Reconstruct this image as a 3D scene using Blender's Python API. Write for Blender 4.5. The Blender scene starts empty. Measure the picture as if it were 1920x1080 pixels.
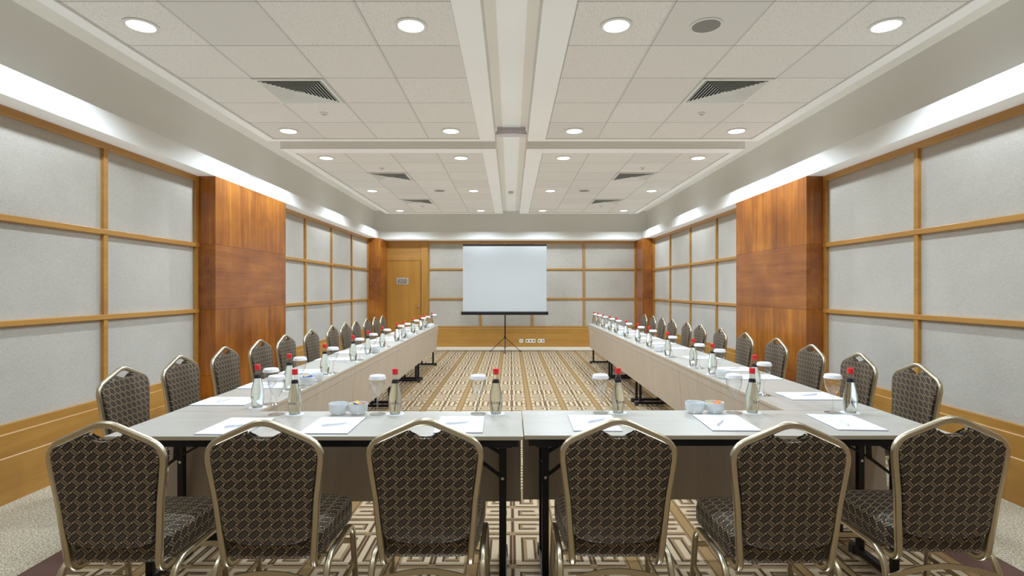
import bpy, bmesh, math, random
from mathutils import Vector, Matrix
random.seed(7)
PI = math.pi
sc = bpy.context.scene
col = sc.collection

# ------------------------------------------------------------------ node helper
class S:
    """a scalar socket with arithmetic"""
    nt = None
    def __init__(s, sock): s.s = sock
    @staticmethod
    def m(op, *a, clamp=False):
        n = S.nt.nodes.new('ShaderNodeMath'); n.operation = op; n.use_clamp = clamp
        for i, v in enumerate(a):
            if isinstance(v, S): S.nt.links.new(v.s, n.inputs[i])
            else: n.inputs[i].default_value = v
        return S(n.outputs[0])
    def __add__(s, o): return S.m('ADD', s, o)
    def __radd__(s, o): return S.m('ADD', s, o)
    def __sub__(s, o): return S.m('SUBTRACT', s, o)
    def __rsub__(s, o): return S.m('SUBTRACT', o, s)
    def __mul__(s, o): return S.m('MULTIPLY', s, o)
    def __rmul__(s, o): return S.m('MULTIPLY', s, o)
    def __truediv__(s, o): return S.m('DIVIDE', s, o)
    def floor(s): return S.m('FLOOR', s)
    def fract(s): return S.m('FRACT', s)
    def abs(s): return S.m('ABSOLUTE', s)
    def gt(s, o): return S.m('GREATER_THAN', s, o)
    def lt(s, o): return S.m('LESS_THAN', s, o)
    def max(s, o): return S.m('MAXIMUM', s, o)
    def min(s, o): return S.m('MINIMUM', s, o)
    def between(s, a, b): return s.gt(a) * s.lt(b)
    def inv(s): return 1.0 - s

def new_mat(name, base=(.8,.8,.8), rough=.5, metal=0., spec=.5, **kw):
    m = bpy.data.materials.new(name); m.use_nodes = True
    b = m.node_tree.nodes['Principled BSDF']
    b.inputs['Base Color'].default_value = (*base, 1)
    b.inputs['Roughness'].default_value = rough
    b.inputs['Metallic'].default_value = metal
    b.inputs['Specular IOR Level'].default_value = spec
    for k, v in kw.items():
        b.inputs[k.replace('_', ' ')].default_value = v
    return m
def bsdf(m): return m.node_tree.nodes['Principled BSDF']
def sep(nt, sock):
    n = nt.nodes.new('ShaderNodeSeparateXYZ'); nt.links.new(sock, n.inputs[0])
    return S(n.outputs[0]), S(n.outputs[1]), S(n.outputs[2])
def pos(nt):
    g = nt.nodes.new('ShaderNodeNewGeometry'); return g.outputs['Position']
def objco(nt):
    g = nt.nodes.new('ShaderNodeTexCoord'); return g.outputs['Object']
def noise(nt, co, scale, detail=3, rough=.5, vec=(1,1,1), dist=0):
    mp = nt.nodes.new('ShaderNodeMapping'); nt.links.new(co, mp.inputs[0]); mp.inputs['Scale'].default_value = vec
    n = nt.nodes.new('ShaderNodeTexNoise'); nt.links.new(mp.outputs[0], n.inputs['Vector'])
    n.inputs['Scale'].default_value = scale; n.inputs['Detail'].default_value = detail
    n.inputs['Roughness'].default_value = rough; n.inputs['Distortion'].default_value = dist
    return S(n.outputs['Fac'])
def mixc(nt, f, a, b):
    n = nt.nodes.new('ShaderNodeMix'); n.data_type = 'RGBA'
    if isinstance(f, S): nt.links.new(f.s, n.inputs[0])
    else: n.inputs[0].default_value = f
    for i, v in ((6, a), (7, b)):
        if isinstance(v, tuple): n.inputs[i].default_value = (*v, 1)
        else: nt.links.new(v, n.inputs[i])
    return n.outputs[2]
def ramp(nt, f, stops):
    n = nt.nodes.new('ShaderNodeValToRGB'); nt.links.new(f.s, n.inputs[0])
    e = n.color_ramp.elements
    e[0].position = stops[0][0]; e[0].color = (*stops[0][1], 1)
    e[1].position = stops[-1][0]; e[1].color = (*stops[-1][1], 1)
    for p, c in stops[1:-1]:
        x = e.new(p); x.color = (*c, 1)
    return n.outputs[0]
def bump(m, h, dist=.002, strength=1.):
    nt = m.node_tree; n = nt.nodes.new('ShaderNodeBump')
    nt.links.new(h.s, n.inputs['Height']); n.inputs['Distance'].default_value = dist; n.inputs['Strength'].default_value = strength
    nt.links.new(n.outputs[0], bsdf(m).inputs['Normal'])
def setcol(m, c): m.node_tree.links.new(c, bsdf(m).inputs['Base Color'])

# ------------------------------------------------------------------ materials
def mat_plaster(name, base, rough=.7):
    m = new_mat(name, base, rough, spec=.3); nt = m.node_tree; S.nt = nt
    n = noise(nt, pos(nt), 1.2, 4)
    setcol(m, mixc(nt, n, tuple(c*.94 for c in base), tuple(min(1, c*1.05) for c in base)))
    return m
M = {}
M['plaster'] = mat_plaster('painted plaster', (.82,.815,.78))
M['plaster_shade'] = mat_plaster('shade tinted plaster', (.72,.69,.62))  # beige carries the shade of the recessed ceiling between the bays
M['white_trim'] = mat_plaster('white painted trim', (.84,.84,.81), .5)

def mat_wood(name, c0, c1, c2, axis='z', scale=1., rough=.35, blotch=.5, space='pos'):
    m = new_mat(name, c1, rough, spec=.5); nt = m.node_tree; S.nt = nt
    co = pos(nt) if space == 'pos' else objco(nt)
    v = {'x': (.6,9,9), 'y': (9,.6,9), 'z': (9,9,.6)}[axis]
    v2 = {'x': (1,28,28), 'y': (28,1,28), 'z': (28,28,1)}[axis]
    a = noise(nt, co, 1.1*scale, 4, .6, v, .8)
    b = noise(nt, co, 3*scale, 3, .6, v2)
    bl = noise(nt, co, 1.6*scale, 3, .6)
    f = a*.55 + b*.25 + bl*blotch - (blotch*.5 - .1)
    setcol(m, ramp(nt, f, [(.28, c0), (.52, c1), (.75, c2)]))
    return m
M['oak_h_y'] = mat_wood('honey oak along wall', (.36,.165,.032), (.47,.235,.05), (.56,.30,.075), 'y', blotch=.25)
M['oak_h_x'] = mat_wood('honey oak across', (.35,.165,.032), (.46,.235,.05), (.55,.30,.075), 'x', blotch=.25)
M['oak_v'] = mat_wood('honey oak upright', (.36,.165,.035), (.46,.235,.052), (.54,.29,.075), 'z', blotch=.25)
M['oak_door'] = mat_wood('honey oak door veneer', (.38,.175,.03), (.47,.23,.04), (.55,.28,.06), 'z', blotch=.3)
M['cherry_v'] = mat_wood('red cherry veneer upright', (.15,.040,.009), (.33,.105,.014), (.56,.215,.026), 'z', .9, .28, .7)
M['cherry_h'] = mat_wood('red cherry veneer level', (.15,.040,.009), (.29,.092,.019), (.44,.165,.032), 'y', .9, .28, .7)
M['table_top'] = mat_wood('pale grey maple laminate', (.44,.425,.385), (.50,.485,.445), (.545,.53,.49), 'x', 1.2, .3, .2, 'obj')
M['table_wood'] = mat_wood('pale beech laminate', (.39,.32,.25), (.46,.385,.305), (.53,.45,.365), 'z', 1.2, .4, .3, 'obj')
M['table_edge'] = new_mat('beige edge banding', (.50,.42,.31), .4)

m = M['fabric_wall'] = new_mat('woven beige wall fabric', (.6,.57,.52), .95, spec=.1); nt = m.node_tree; S.nt = nt
a = noise(nt, pos(nt), 90, 3, .6, (1,1,5)); b = noise(nt, pos(nt), 90, 3, .6, (1,5,.8)); c = noise(nt, pos(nt), 1.4, 3)
w = noise(nt, pos(nt), 22, 4, .7, (1,1,2.5))
setcol(m, ramp(nt, a*.36 + b*.36 + c*.18 + w*.10, [(.36, (.36,.335,.295)), (.5, (.51,.48,.43)), (.62, (.63,.60,.54))]))
bump(m, a + b, .002, .5)

# acoustic tile
def mat_tile(name, ox, oy):
    m = new_mat(name, (.75,.73,.69), .9, spec=.15); nt = m.node_tree; S.nt = nt
    x, y, z = sep(nt, pos(nt))
    u = (x - ox) / .6; v = (y - oy) / .6
    fu, fv = u.fract(), v.fract()
    cu, cv = u.floor(), v.floor()
    comb = nt.nodes.new('ShaderNodeCombineXYZ'); nt.links.new(cu.s, comb.inputs[0]); nt.links.new(cv.s, comb.inputs[1])
    wn = nt.nodes.new('ShaderNodeTexWhiteNoise'); wn.noise_dimensions = '3D'; nt.links.new(comb.outputs[0], wn.inputs[0])
    r = S(wn.outputs['Value'])
    sp = noise(nt, pos(nt), 150, 2, .6)
    specks = sp.lt(.385) * (r * .8 + .12)
    base = ramp(nt, r, [(0, (.63,.615,.57)), (.5, (.68,.66,.61)), (1, (.72,.70,.65))])
    c1 = mixc(nt, specks, base, (.40,.38,.34))
    bar = fu.lt(.03)
    c2 = mixc(nt, bar, c1, (.60,.585,.55))
    dark = (fu.between(.03, .037)).max(fv.lt(.011))
    c3 = mixc(nt, dark * .75, c2, (.12,.11,.10))
    setcol(m, c3)
    bump(m, sp * .6 + r*0, .0015, .6)
    return m

# patterned carpet with plain borders
m = M['carpet'] = new_mat('patterned carpet', (.4,.3,.2), 1., spec=.05); nt = m.node_tree; S.nt = nt
x, y, z = sep(nt, pos(nt))
u = ((x - .216) / .4125).fract(); stripe = (u.lt(.075)).max(u.gt(.925)).max(u.lt(-1))
p = ((u - .075) / .85 - .5).abs() * 2
vy = (y - 3.12) / .375
q = (vy.fract() - .5).abs() * 2
B = (vy.floor() * .5).fract().gt(.25)
def R(p0, p1, q0, q1): return p.between(p0, p1) * q.between(q0, q1)
def U(*l):
    r = l[0]
    for k in l[1:]: r = r.max(k)
    return r
creamA = U(R(.06,.95,.12,.30), R(.06,.20,.12,.90), R(.06,.95,.74,.90), R(.80,.95,.45,.90), R(.34,.95,.44,.60))
darkA = U(R(.20,.84,.30,.37), R(.20,.26,.30,.74), R(.20,.74,.68,.74), R(.34,.80,.60,.65), R(-.1,.95,.02,.07), R(.0,.04,.12,.9))
creamB = U(R(.10,.26,-.1,.86), R(.10,.92,.74,.88), R(.78,.92,.22,.88), R(.44,.64,-.1,.56))
darkB = U(R(.02,.09,-.1,.88), R(.27,.34,-.1,.72), R(.65,.71,-.1,.60), R(.36,.78,.66,.72), R(.10,.95,.90,.96))
cream = creamA * B.inv() + creamB * B
dark = darkA * B.inv() + darkB * B
edge = (u.between(.062, .080)).max(u.between(.922, .938))
n1 = noise(nt, pos(nt), 160, 2, .7); n2 = noise(nt, pos(nt), 85, 2, .6)
tan = mixc(nt, n1, (.22,.145,.075), (.38,.265,.15))
crm = mixc(nt, n1, (.39,.30,.19), (.66,.54,.375))
drk = mixc(nt, n1, (.045,.028,.020), (.14,.09,.06))
pat = mixc(nt, cream, tan, crm)
pat = mixc(nt, dark, pat, drk)
pat = mixc(nt, stripe, pat, mixc(nt, n1, (.24,.15,.065), (.40,.265,.125)))
pat = mixc(nt, edge * .8, pat, (.10,.06,.035))
brown = mixc(nt, n1, (.11,.062,.05), (.19,.115,.095))
beige = ramp(nt, n1*.6 + n2*.4, [(.38, (.16,.125,.08)), (.49, (.52,.46,.345)), (.60, (.82,.76,.61))])
inner = x.between(-2.18, 2.30) * y.lt(12.52)
mid = x.between(-2.42, 2.545) * y.lt(12.60)
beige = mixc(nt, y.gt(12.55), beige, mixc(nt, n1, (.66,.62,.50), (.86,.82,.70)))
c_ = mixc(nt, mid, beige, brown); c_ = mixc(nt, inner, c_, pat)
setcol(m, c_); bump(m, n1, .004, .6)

# woven chair cloth (UV driven so that every copy carries it)
def mat_cloth(name, black, tan, dot, rough, sheen):
    m = new_mat(name, black, rough, spec=.35); nt = m.node_tree; S.nt = nt
    tc = nt.nodes.new('ShaderNodeTexCoord'); x, y, z = sep(nt, tc.outputs['UV'])
    a = x / .044; b = y / .039
    a1 = (a + .5).fract() - .5; b1 = (b + .5).fract() - .5; a2 = a.fract() - .5; b2 = b.fract() - .5
    u1, v1 = (a1 + b1).abs(), (a1 - b1).abs(); u2, v2 = (a2 + b2).abs(), (a2 - b2).abs()
    thin = v1.between(.075, .145) * u1.lt(.60)                         # black slashes carrying two thin tan lines
    fat = u2.between(.045, .285) * v2.lt(.64) * (u1.lt(.66) * v1.lt(.335)).inv()   # pairs of tan bars the other way
    t = thin.max(fat)
    d1 = (a2 + b1).abs().max((a2 - b1).abs()).lt(.13); d2 = (a1 + b2).abs().max((a1 - b2).abs()).lt(.13)
    dots = d1.max(d2)
    n = noise(nt, tc.outputs['UV'], 900, 1, .5)
    tn = mixc(nt, n, tuple(k*.8 for k in tan), tuple(k*1.2 for k in tan))
    c = mixc(nt, t, black, tn); c = mixc(nt, dots, c, dot)
    setcol(m, c)
    r = t * -.22 + rough; nt.links.new(r.s, bsdf(m).inputs['Roughness'])
    bsdf(m).inputs['Sheen Weight'].default_value = sheen
    bsdf(m).inputs['Sheen Roughness'].default_value = .4
    bump(m, t + n*.2, .0012, .8)
    return m
M['cloth'] = mat_cloth('black and gold basketweave cloth', (.006,.005,.006), (.215,.155,.092), (.42,.33,.21), .60, .06)
m = M['metal'] = new_mat('champagne anodised aluminium', (.62,.56,.42), .32, 1.); nt = m.node_tree; S.nt = nt
n = noise(nt, objco(nt), 6, 3); setcol(m, mixc(nt, n, (.56,.49,.35), (.70,.64,.50)))
M['rubber'] = new_mat('black rubber', (.02,.02,.02), .7)
M['black_metal'] = new_mat('black powder coated steel', (.006,.006,.010), .4, spec=.4)
M['bolt'] = new_mat('zinc bolt', (.6,.6,.62), .3, 1.)
M['chrome'] = new_mat('polished chrome', (.75,.74,.72), .15, 1.)
M['paper'] = new_mat('white paper', (.86,.88,.93), .6, spec=.3)
M['paper_edge'] = new_mat('dark blue folder back', (.10,.11,.20), .6)
M['print'] = new_mat('faint grey print', (.42,.44,.50), .7)
M['cap_paper'] = new_mat('white fluted paper lid', (.88,.90,.94), .7)
M['red'] = new_mat('red plastic', (.75,.02,.03), .35)
M['neck'] = new_mat('dark neck label', (.015,.012,.02), .4)
M['ink'] = new_mat('dark bottle print', (.02,.025,.05), .5)
M['porcelain'] = new_mat('white glazed porcelain', (.72,.76,.78), .12)
M['pen'] = new_mat('silvery plastic', (.74,.77,.82), .3)
M['screen'] = new_mat('matt white screen fabric', (.66,.71,.74), .9, spec=.1)
M['grille'] = new_mat('off white grille', (.66,.66,.61), .5)
M['grille_dark'] = new_mat('dark duct', (.02,.02,.02), .9)
M['speaker'] = new_mat('grey speaker mesh', (.22,.21,.19), .6)
M['lilac'] = new_mat('lilac grey plastic', (.56,.53,.55), .4)
M['detector'] = new_mat('cream plastic', (.62,.57,.45), .5)
M['socket'] = new_mat('white socket plastic', (.80,.79,.73), .4)
M['hole'] = new_mat('black inset', (.01,.01,.01), .6)
M['plate'] = new_mat('brushed silver plate', (.62,.60,.55), .35, .6)
M['plate_dark'] = new_mat('darker plate insert', (.30,.27,.24), .4, .5)
M['orange_s'] = new_mat('orange sachet', (.85,.22,.03), .4)
M['yellow_s'] = new_mat('yellow sachet', (.85,.55,.06), .4)
M['blue_s'] = new_mat('blue sachet', (.03,.10,.55), .4)
M['white_s'] = new_mat('white sachet', (.85,.85,.85), .5)

def mat_thin_glass(name, tint=(1,1,1), ior=1.45, frost=0.):
    m = bpy.data.materials.new(name); m.use_nodes = True; nt = m.node_tree; nt.nodes.clear(); S.nt = nt
    ex, k0 = (1.5, .07) if frost else (2.2, .05)
    out = nt.nodes.new('ShaderNodeOutputMaterial'); tr = nt.nodes.new('ShaderNodeBsdfTransparent'); gl = nt.nodes.new('ShaderNodeBsdfGlossy')
    tr.inputs[0].default_value = (*tint, 1); gl.inputs['Roughness'].default_value = .03; gl.inputs[0].default_value = (1,1,1,1)
    lw = nt.nodes.new('ShaderNodeLayerWeight'); lw.inputs['Blend'].default_value = .35
    f = S(lw.outputs['Facing']); f = S.m('POWER', f, ex) * .75 + k0
    # edges darken as real curved glass does
    te = mixc(nt, S.m('POWER', S(lw.outputs['Facing']), 2.5 if frost else 3.0), tint, (.38,.40,.43) if frost else (.5,.52,.54)); nt.links.new(te, tr.inputs[0])
    mx = nt.nodes.new('ShaderNodeMixShader'); nt.links.new(f.s, mx.inputs[0]); nt.links.new(tr.outputs[0], mx.inputs[1]); nt.links.new(gl.outputs[0], mx.inputs[2])
    nt.links.new(mx.outputs[0], out.inputs[0])
    return m
M['glass'] = mat_thin_glass('clear thin glass', (.96,.97,.97), frost=1.)
M['bottle_glass'] = mat_thin_glass('clear bottle glass', (.96,.97,.96))
def mat_water():
    m = bpy.data.materials.new('still water'); m.use_nodes = True; nt = m.node_tree; nt.nodes.clear()
    out = nt.nodes.new('ShaderNodeOutputMaterial'); g = nt.nodes.new('ShaderNodeBsdfGlass'); g.inputs['IOR'].default_value = 1.33
    g.inputs['Roughness'].default_value = 0.; g.inputs[0].default_value = (.96,.98,.96,1)
    nt.links.new(g.outputs[0], out.inputs[0]); return m
M['water'] = mat_water()
def mat_emit(name, c, s):
    m = bpy.data.materials.new(name); m.use_nodes = True; nt = m.node_tree; S.nt = nt
    b = bsdf(m); b.inputs['Base Color'].default_value = (.7,.7,.75,1); b.inputs['Emission Color'].default_value = (*c, 1)
    n = noise(nt, objco(nt), 38, 2, .5); e = S.m('POWER', n * 1.7, 3.0) * s + s*.25
    nt.links.new(e.s, b.inputs['Emission Strength']); return m
M['lamp'] = mat_emit('glowing downlight lens', (.93,.96,1.), 3.5)

# ------------------------------------------------------------------ mesh helpers
class MB:
    def __init__(s): s.bm = bmesh.new()
    def box(s, x0, x1, y0, y1, z0, z1, bevel=0.):
        b = bmesh.new()
        vs = [b.verts.new((x, y, z)) for x in (x0, x1) for y in (y0, y1) for z in (z0, z1)]
        for f in ((0,1,3,2),(4,6,7,5),(0,4,5,1),(2,3,7,6),(0,2,6,4),(1,5,7,3)):
            b.faces.new([vs[i] for i in f])
        if bevel: bmesh.ops.bevel(b, geom=b.edges[:], offset=bevel, segments=2, profile=.5, affect='EDGES')
        s._add(b); return s
    def _add(s, b, mat=None):
        bmesh.ops.recalc_face_normals(b, faces=b.faces[:])
        if mat is not None: b.transform(mat)
        me = bpy.data.meshes.new('t'); b.to_mesh(me); b.free(); s.bm.from_mesh(me); bpy.data.meshes.remove(me)
    def prism(s, pts, y0, y1, bevel=0., plane='xz', mat=None):
        """polygon extruded"""
        b = bmesh.new()
        def V(p, t):
            return {'xz': (p[0], t, p[1]), 'xy': (p[0], p[1], t), 'yz': (t, p[0], p[1])}[plane]
        A = [b.verts.new(V(p, y0)) for p in pts]; C = [b.verts.new(V(p, y1)) for p in pts]
        b.faces.new(A); b.faces.new(C[::-1]); n = len(pts)
        for i in range(n): b.faces.new((A[i], C[i], C[(i+1) % n], A[(i+1) % n]))
        if bevel:
            e = [e for e in b.edges if len(set(abs(v.co[{'xz':1,'xy':2,'yz':0}[plane]] - y0) < 1e-6 for v in e.verts)) == 1]
            bmesh.ops.bevel(b, geom=e, offset=bevel, segments=3, profile=.5, affect='EDGES')
        s._add(b, mat); return s
    def sweep(s, path, prof, closed=False, up=None, caps=True):
        """sweep a closed 2D profile along a path; up = fixed reference vector"""
        b = bmesh.new(); n = len(path); rings = []
        P = [Vector(p) for p in path]
        last = None
        for i in range(n):
            if closed: t = (P[(i+1) % n] - P[i-1]).normalized()
            else: t = (P[min(i+1, n-1)] - P[max(i-1, 0)]).normalized()
            ref = Vector(up) if up else (last if last else (Vector((0,0,1)) if abs(t.z) < .9 else Vector((0,1,0))))
            a = ref - t * ref.dot(t)
            if a.length < 1e-4: a = t.orthogonal()
            a.normalize(); c = t.cross(a).normalized()
            if not up: last = a
            rings.append([b.verts.new(P[i] + a * q[1] + c * q[0]) for q in prof])
        k = len(prof); R_ = n if closed else n - 1
        for i in range(R_):
            A = rings[i]; B_ = rings[(i+1) % n]
            for j in range(k): b.faces.new((A[j], A[(j+1) % k], B_[(j+1) % k], B_[j]))
        if caps and not closed: b.faces.new(rings[0][::-1]); b.faces.new(rings[-1])
        s._add(b); return s
    def tube(s, path, r, seg=10): return s.sweep(path, circ(r, seg))
    def bar(s, a, b_, w, h=None, up=None):
        h = h or w; pr = [(-w/2,-h/2),(w/2,-h/2),(w/2,h/2),(-w/2,h/2)]
        return s.sweep([a, b_], pr, up=up)
    def cyl(s, c, r, z0, z1, seg=24, r2=None):
        return s.lathe([(r, z0), (r2 if r2 is not None else r, z1)], seg, c, True)
    def lathe(s, prof, seg=28, c=(0,0), caps=False, fn=None):
        b = bmesh.new(); rings = []
        for (r, z) in prof:
            rg = []
            for k in range(seg):
                a = 2*PI*k/seg; rr, zz = (fn(r, z, a) if fn else (r, z))
                rg.append(b.verts.new((c[0] + rr*math.cos(a), c[1] + rr*math.sin(a), zz)))
            rings.append(rg)
        for A, B_ in zip(rings, rings[1:]):
            for j in range(seg): b.faces.new((A[j], A[(j+1) % seg], B_[(j+1) % seg], B_[j]))
        if caps: b.faces.new(rings[0][::-1]); b.faces.new(rings[-1])
        bmesh.ops.remove_doubles(b, verts=b.verts[:], dist=1e-6)
        s._add(b); return s
    def quad(s, pts):
        vs = [s.bm.verts.new(p) for p in pts]; s.bm.faces.new(vs); return s
    def build(s, name, mat, parent=None, smooth=False, uv=False, loc=None):
        me = bpy.data.meshes.new(name)
        if uv:
            L = s.bm.loops.layers.uv.new('UVMap')
            for f in s.bm.faces:
                n = f.normal; ax = max(range(3), key=lambda i: abs(n[i]))
                for l in f.loops:
                    v = l.vert.co
                    l[L].uv = (v.x, v.y) if ax == 2 else ((v.x, v.z) if ax == 1 else (v.y, v.z))
        s.bm.to_mesh(me); s.bm.free()
        for mm in (mat if isinstance(mat, (list, tuple)) else [mat]): me.materials.append(mm)
        if smooth:
            me.polygons.foreach_set('use_smooth', [True]*len(me.polygons))
            try: me.set_sharp_from_angle(angle=math.radians(smooth if smooth is not True else 40))
            except Exception: pass
        o = bpy.data.objects.new(name, me); col.objects.link(o)
        if parent: o.parent = parent
        if loc: o.location = loc
        return o
def circ(r, seg=10): return [(r*math.cos(2*PI*k/seg), r*math.sin(2*PI*k/seg)) for k in range(seg)]
def fillet(pts, rads, seg=6, closed=False):
    """round the corners of a polyline; rads per point"""
    out = []; n = len(pts); P = [Vector(p) for p in pts]
    for i in range(n):
        r = rads[i] if isinstance(rads, (list, tuple)) else rads
        if (not closed and i in (0, n-1)) or r <= 0: out.append(P[i].copy()); continue
        a, b, c = P[i-1], P[i], P[(i+1) % n]
        d1 = (a-b); d2 = (c-b); l = min(r, d1.length*.49, d2.length*.49)
        A = b + d1.normalized()*l; C = b + d2.normalized()*l
        for k in range(seg+1):
            t = k/seg; out.append(A*(1-t)**2 + b*2*t*(1-t) + C*t*t)
    return out

def tag(o, label, cat, group=None):
    o['label'] = label; o['category'] = cat
    if group: o['group'] = group
    return o
def thing(name, label, cat, loc=(0,0,0), rz=0, group=None):
    o = bpy.data.objects.new(name, None); col.objects.link(o); o.empty_display_size = .1
    o.location = loc; o.rotation_euler = (0,0,rz)
    return tag(o, label, cat, group)
def struct(o): o['kind'] = 'structure'; return o
def dup(root, label, loc, rz=0, group=None, cat=None):
    def cp(o, par):
        c = o.copy(); col.objects.link(c)
        if par: c.parent = par
        for ch in list(kids.get(o.name, ())): cp(ch, c)
        return c
    kids = {}
    def walk(o):
        kids[o.name] = list(o.children)
        for ch in o.children: walk(ch)
    walk(root)
    r = cp(root, None); r.location = loc; r.rotation_euler = (0,0,rz); r['label'] = label
    if group: r['group'] = group
    return r
ORD = ['nearest','second','third','fourth','fifth','sixth','seventh','eighth','ninth','tenth','eleventh','twelfth','thirteenth']
def nth(i): return ORD[i]

# ------------------------------------------------------------------ camera
H = 1.40; F = 1018.
cam_d = bpy.data.cameras.new('camera'); cam = bpy.data.objects.new('camera', cam_d); col.objects.link(cam)
cam.location = (0, 0, H); cam.rotation_euler = (PI/2, 0, 0)
cam_d.sensor_width = 36; cam_d.lens = 36*F/1920; cam_d.shift_x = 2/1920; cam_d.shift_y = 3.5/1920
cam_d.clip_start = .05; sc.camera = cam

# ------------------------------------------------------------------ room shell
XL, XR, YB, YF = -3.36, 3.36, 13.4, -2.2
ZT = 3.35; ZS = 2.61; ZF = 2.79; XF = 3.14
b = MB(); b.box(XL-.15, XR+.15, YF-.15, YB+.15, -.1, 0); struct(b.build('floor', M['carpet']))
b = MB(); b.box(XL-.15, XR+.15, YF-.15, YB+.15, ZT, ZT+.1); struct(b.build('ceiling', M['plaster_shade']))
# upper walls stand at the same plane as the fabric panels' backing
RAIL = [(.469, .514), (1.158, 1.198), (1.853, 1.895), (2.555, 2.605)]
def side_wall(sx, name, n0):
    X = XL if sx < 0 else XR
    w = MB(); w.box(min(X, X + sx*.15), max(X, X + sx*.15), YF, YB, 0, ZT); wall = struct(w.build('wall_' + name, M['plaster']))
    secs = [(-1.95, 5.77, [5.73-1.28*k for k in range(7)]), (7.57, 12.66, [12.62, 11.36, 10.08, 8.80, 7.59])]
    fr = MB()
    for (ya, yb, vs) in secs:
        vs = sorted(vs)
        lo = vs[0]
        for (z0, z1) in RAIL[1:3]:
            fr.box(*sorted((X, X - sx*.050)), lo, yb, z0, z1, .003)
        for (z0, z1) in (RAIL[0], RAIL[3]):
            fr.box(*sorted((X, X - sx*.045)), lo, yb, z0, z1)
        for k, v in enumerate(vs):
            y0, y1 = v-.022, v+.022
            if k == 0: y0, y1 = v, v+.03
            if k == len(vs)-1: y0, y1 = v-.01, yb
            fr.box(*sorted((X, X - sx*.042)), y0, y1, .50, 2.57)
        for a, c in zip(vs, vs[1:]):
            for k in range(3):
                p = MB(); p.box(*sorted((X, X - sx*.014)), a+.01, c-.01, RAIL[k][1]-.004, RAIL[k+1][0]+.004, .004)
                p.build('fabric_panel', M['fabric_wall'], wall)
    fr.build('panel_frame', M['oak_h_y'], wall)
    # skirting, two boards with a groove between
    s = MB()
    for ya, yb in ((YF, 5.77), (7.57, 12.66)):
        s.prism([(X, 0), (X - sx*.062, 0), (X - sx*.062, .296), (X - sx*.056, .302), (X - sx*.052, .302), (X - sx*.052, .448), (X - sx*.046, .456), (X - sx*.046, .469), (X, .469)], ya, yb)
    struct(s.build('baseboard_' + name, M['oak_h_y']))
    return wall
side_wall(-1, 'left', 1); side_wall(1, 'right', 10)
# back wall
w = MB(); w.box(XL, XR, YB, YB+.15, 0, ZT); wb = struct(w.build('wall_back', M['plaster']))
vx = [-2.03, -.755, .52, 1.795, 3.06]
fr = MB()
for (z0, z1) in ((1.163,1.203), (1.887,1.927), (2.55,2.605), (.47,.505)): fr.box(-2.03, 3.05, YB-.045, YB, z0, z1, .002)
for k, v in enumerate(vx): fr.box(v-.022, v+.022, YB-.04, YB, .49, 2.56)
fr.build('panel_frame', M['oak_h_x'], wb)
zs = [(.503,1.165),(1.20,1.889),(1.924,2.553)]
for a, c in zip(vx, vx[1:]):
    for z0, z1 in zs:
        p = MB(); p.box(a+.01, c-.01, YB-.014, YB, z0, z1, .004); p.build('fabric_panel', M['fabric_wall'], wb)
p = MB(); p.box(-2.20, -2.04, YB-.065, YB, 0, ZS, .003); p.box(3.07, 3.2, YB-.05, YB, 0, ZS, .003); p.build('wood_post', M['oak_v'], wb)
p = MB(); p.box(-3.10, -2.20, YB-.03, YB, 2.235, ZS); p.box(-3.10, -2.20, YB-.045, YB, 2.125, 2.235, .002); p.build('over_door_panel', M['oak_h_x'], wb)
s = MB(); s.prism([(YB, 0), (YB-.062, 0), (YB-.062, .296), (YB-.054, .302), (YB-.052, .302), (YB-.052, .448), (YB-.046, .456), (YB-.046, .469), (YB, .469)], -2.04, 3.07, plane='yz')
struct(s.build('baseboard_back', M['oak_h_x']))
w = MB(); w.box(XL, XR, YF-.15, YF, 0, ZT); struct(w.build('wall_front', M['plaster']))
# door
d = MB(); d.box(-3.10, -2.215, YB-.04, YB-.002, .01, 2.112, .002); door = struct(d.build('door_1', M['oak_door']))
f = MB(); f.box(-3.19, -3.11, YB-.055, YB, 0, 2.19, .003); f.box(-3.11, -2.20, YB-.055, YB, 2.12, 2.19, .003); f.build('door_frame', M['oak_v'], door)
for z in (.35, 1.05, 1.75):
    f = MB(); f.cyl((-3.107, YB-.058), .008, z, z+.1, 8); f.build('hinge', M['chrome'], door)
k = MB(); k.lathe([(0, 0), (.026, 0), (.028, .006), (.012, .012), (.010, .03), (.024, .04), (.028, .052), (.02, .064), (0, .066)], 20)
k.bm.transform(Matrix.Translation((-2.276, YB-.04, .995)) @ Matrix.Rotation(PI/2, 4, 'X')); kn = k.build('door_knob', M['chrome'], door, True)
pl = MB(); pl.box(-2.815, -2.52, YB-.052, YB-.04, 1.53, 1.695, .003); pt = pl.build('door_plate', M['plate'], door)
pl = MB(); pl.box(-2.775, -2.56, YB-.057, YB-.051, 1.565, 1.662, .012); pl.build('plate_insert', M['plate_dark'], pt)
pl = MB()
for zz, w_ in ((1.632, .15), (1.612, .17), (1.594, .12)): pl.box(-2.667-w_/2, -2.667+w_/2, YB-.0585, YB-.0565, zz-.003, zz+.003)
pl.build('engraved_lines', M['plate'], pt)

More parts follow.
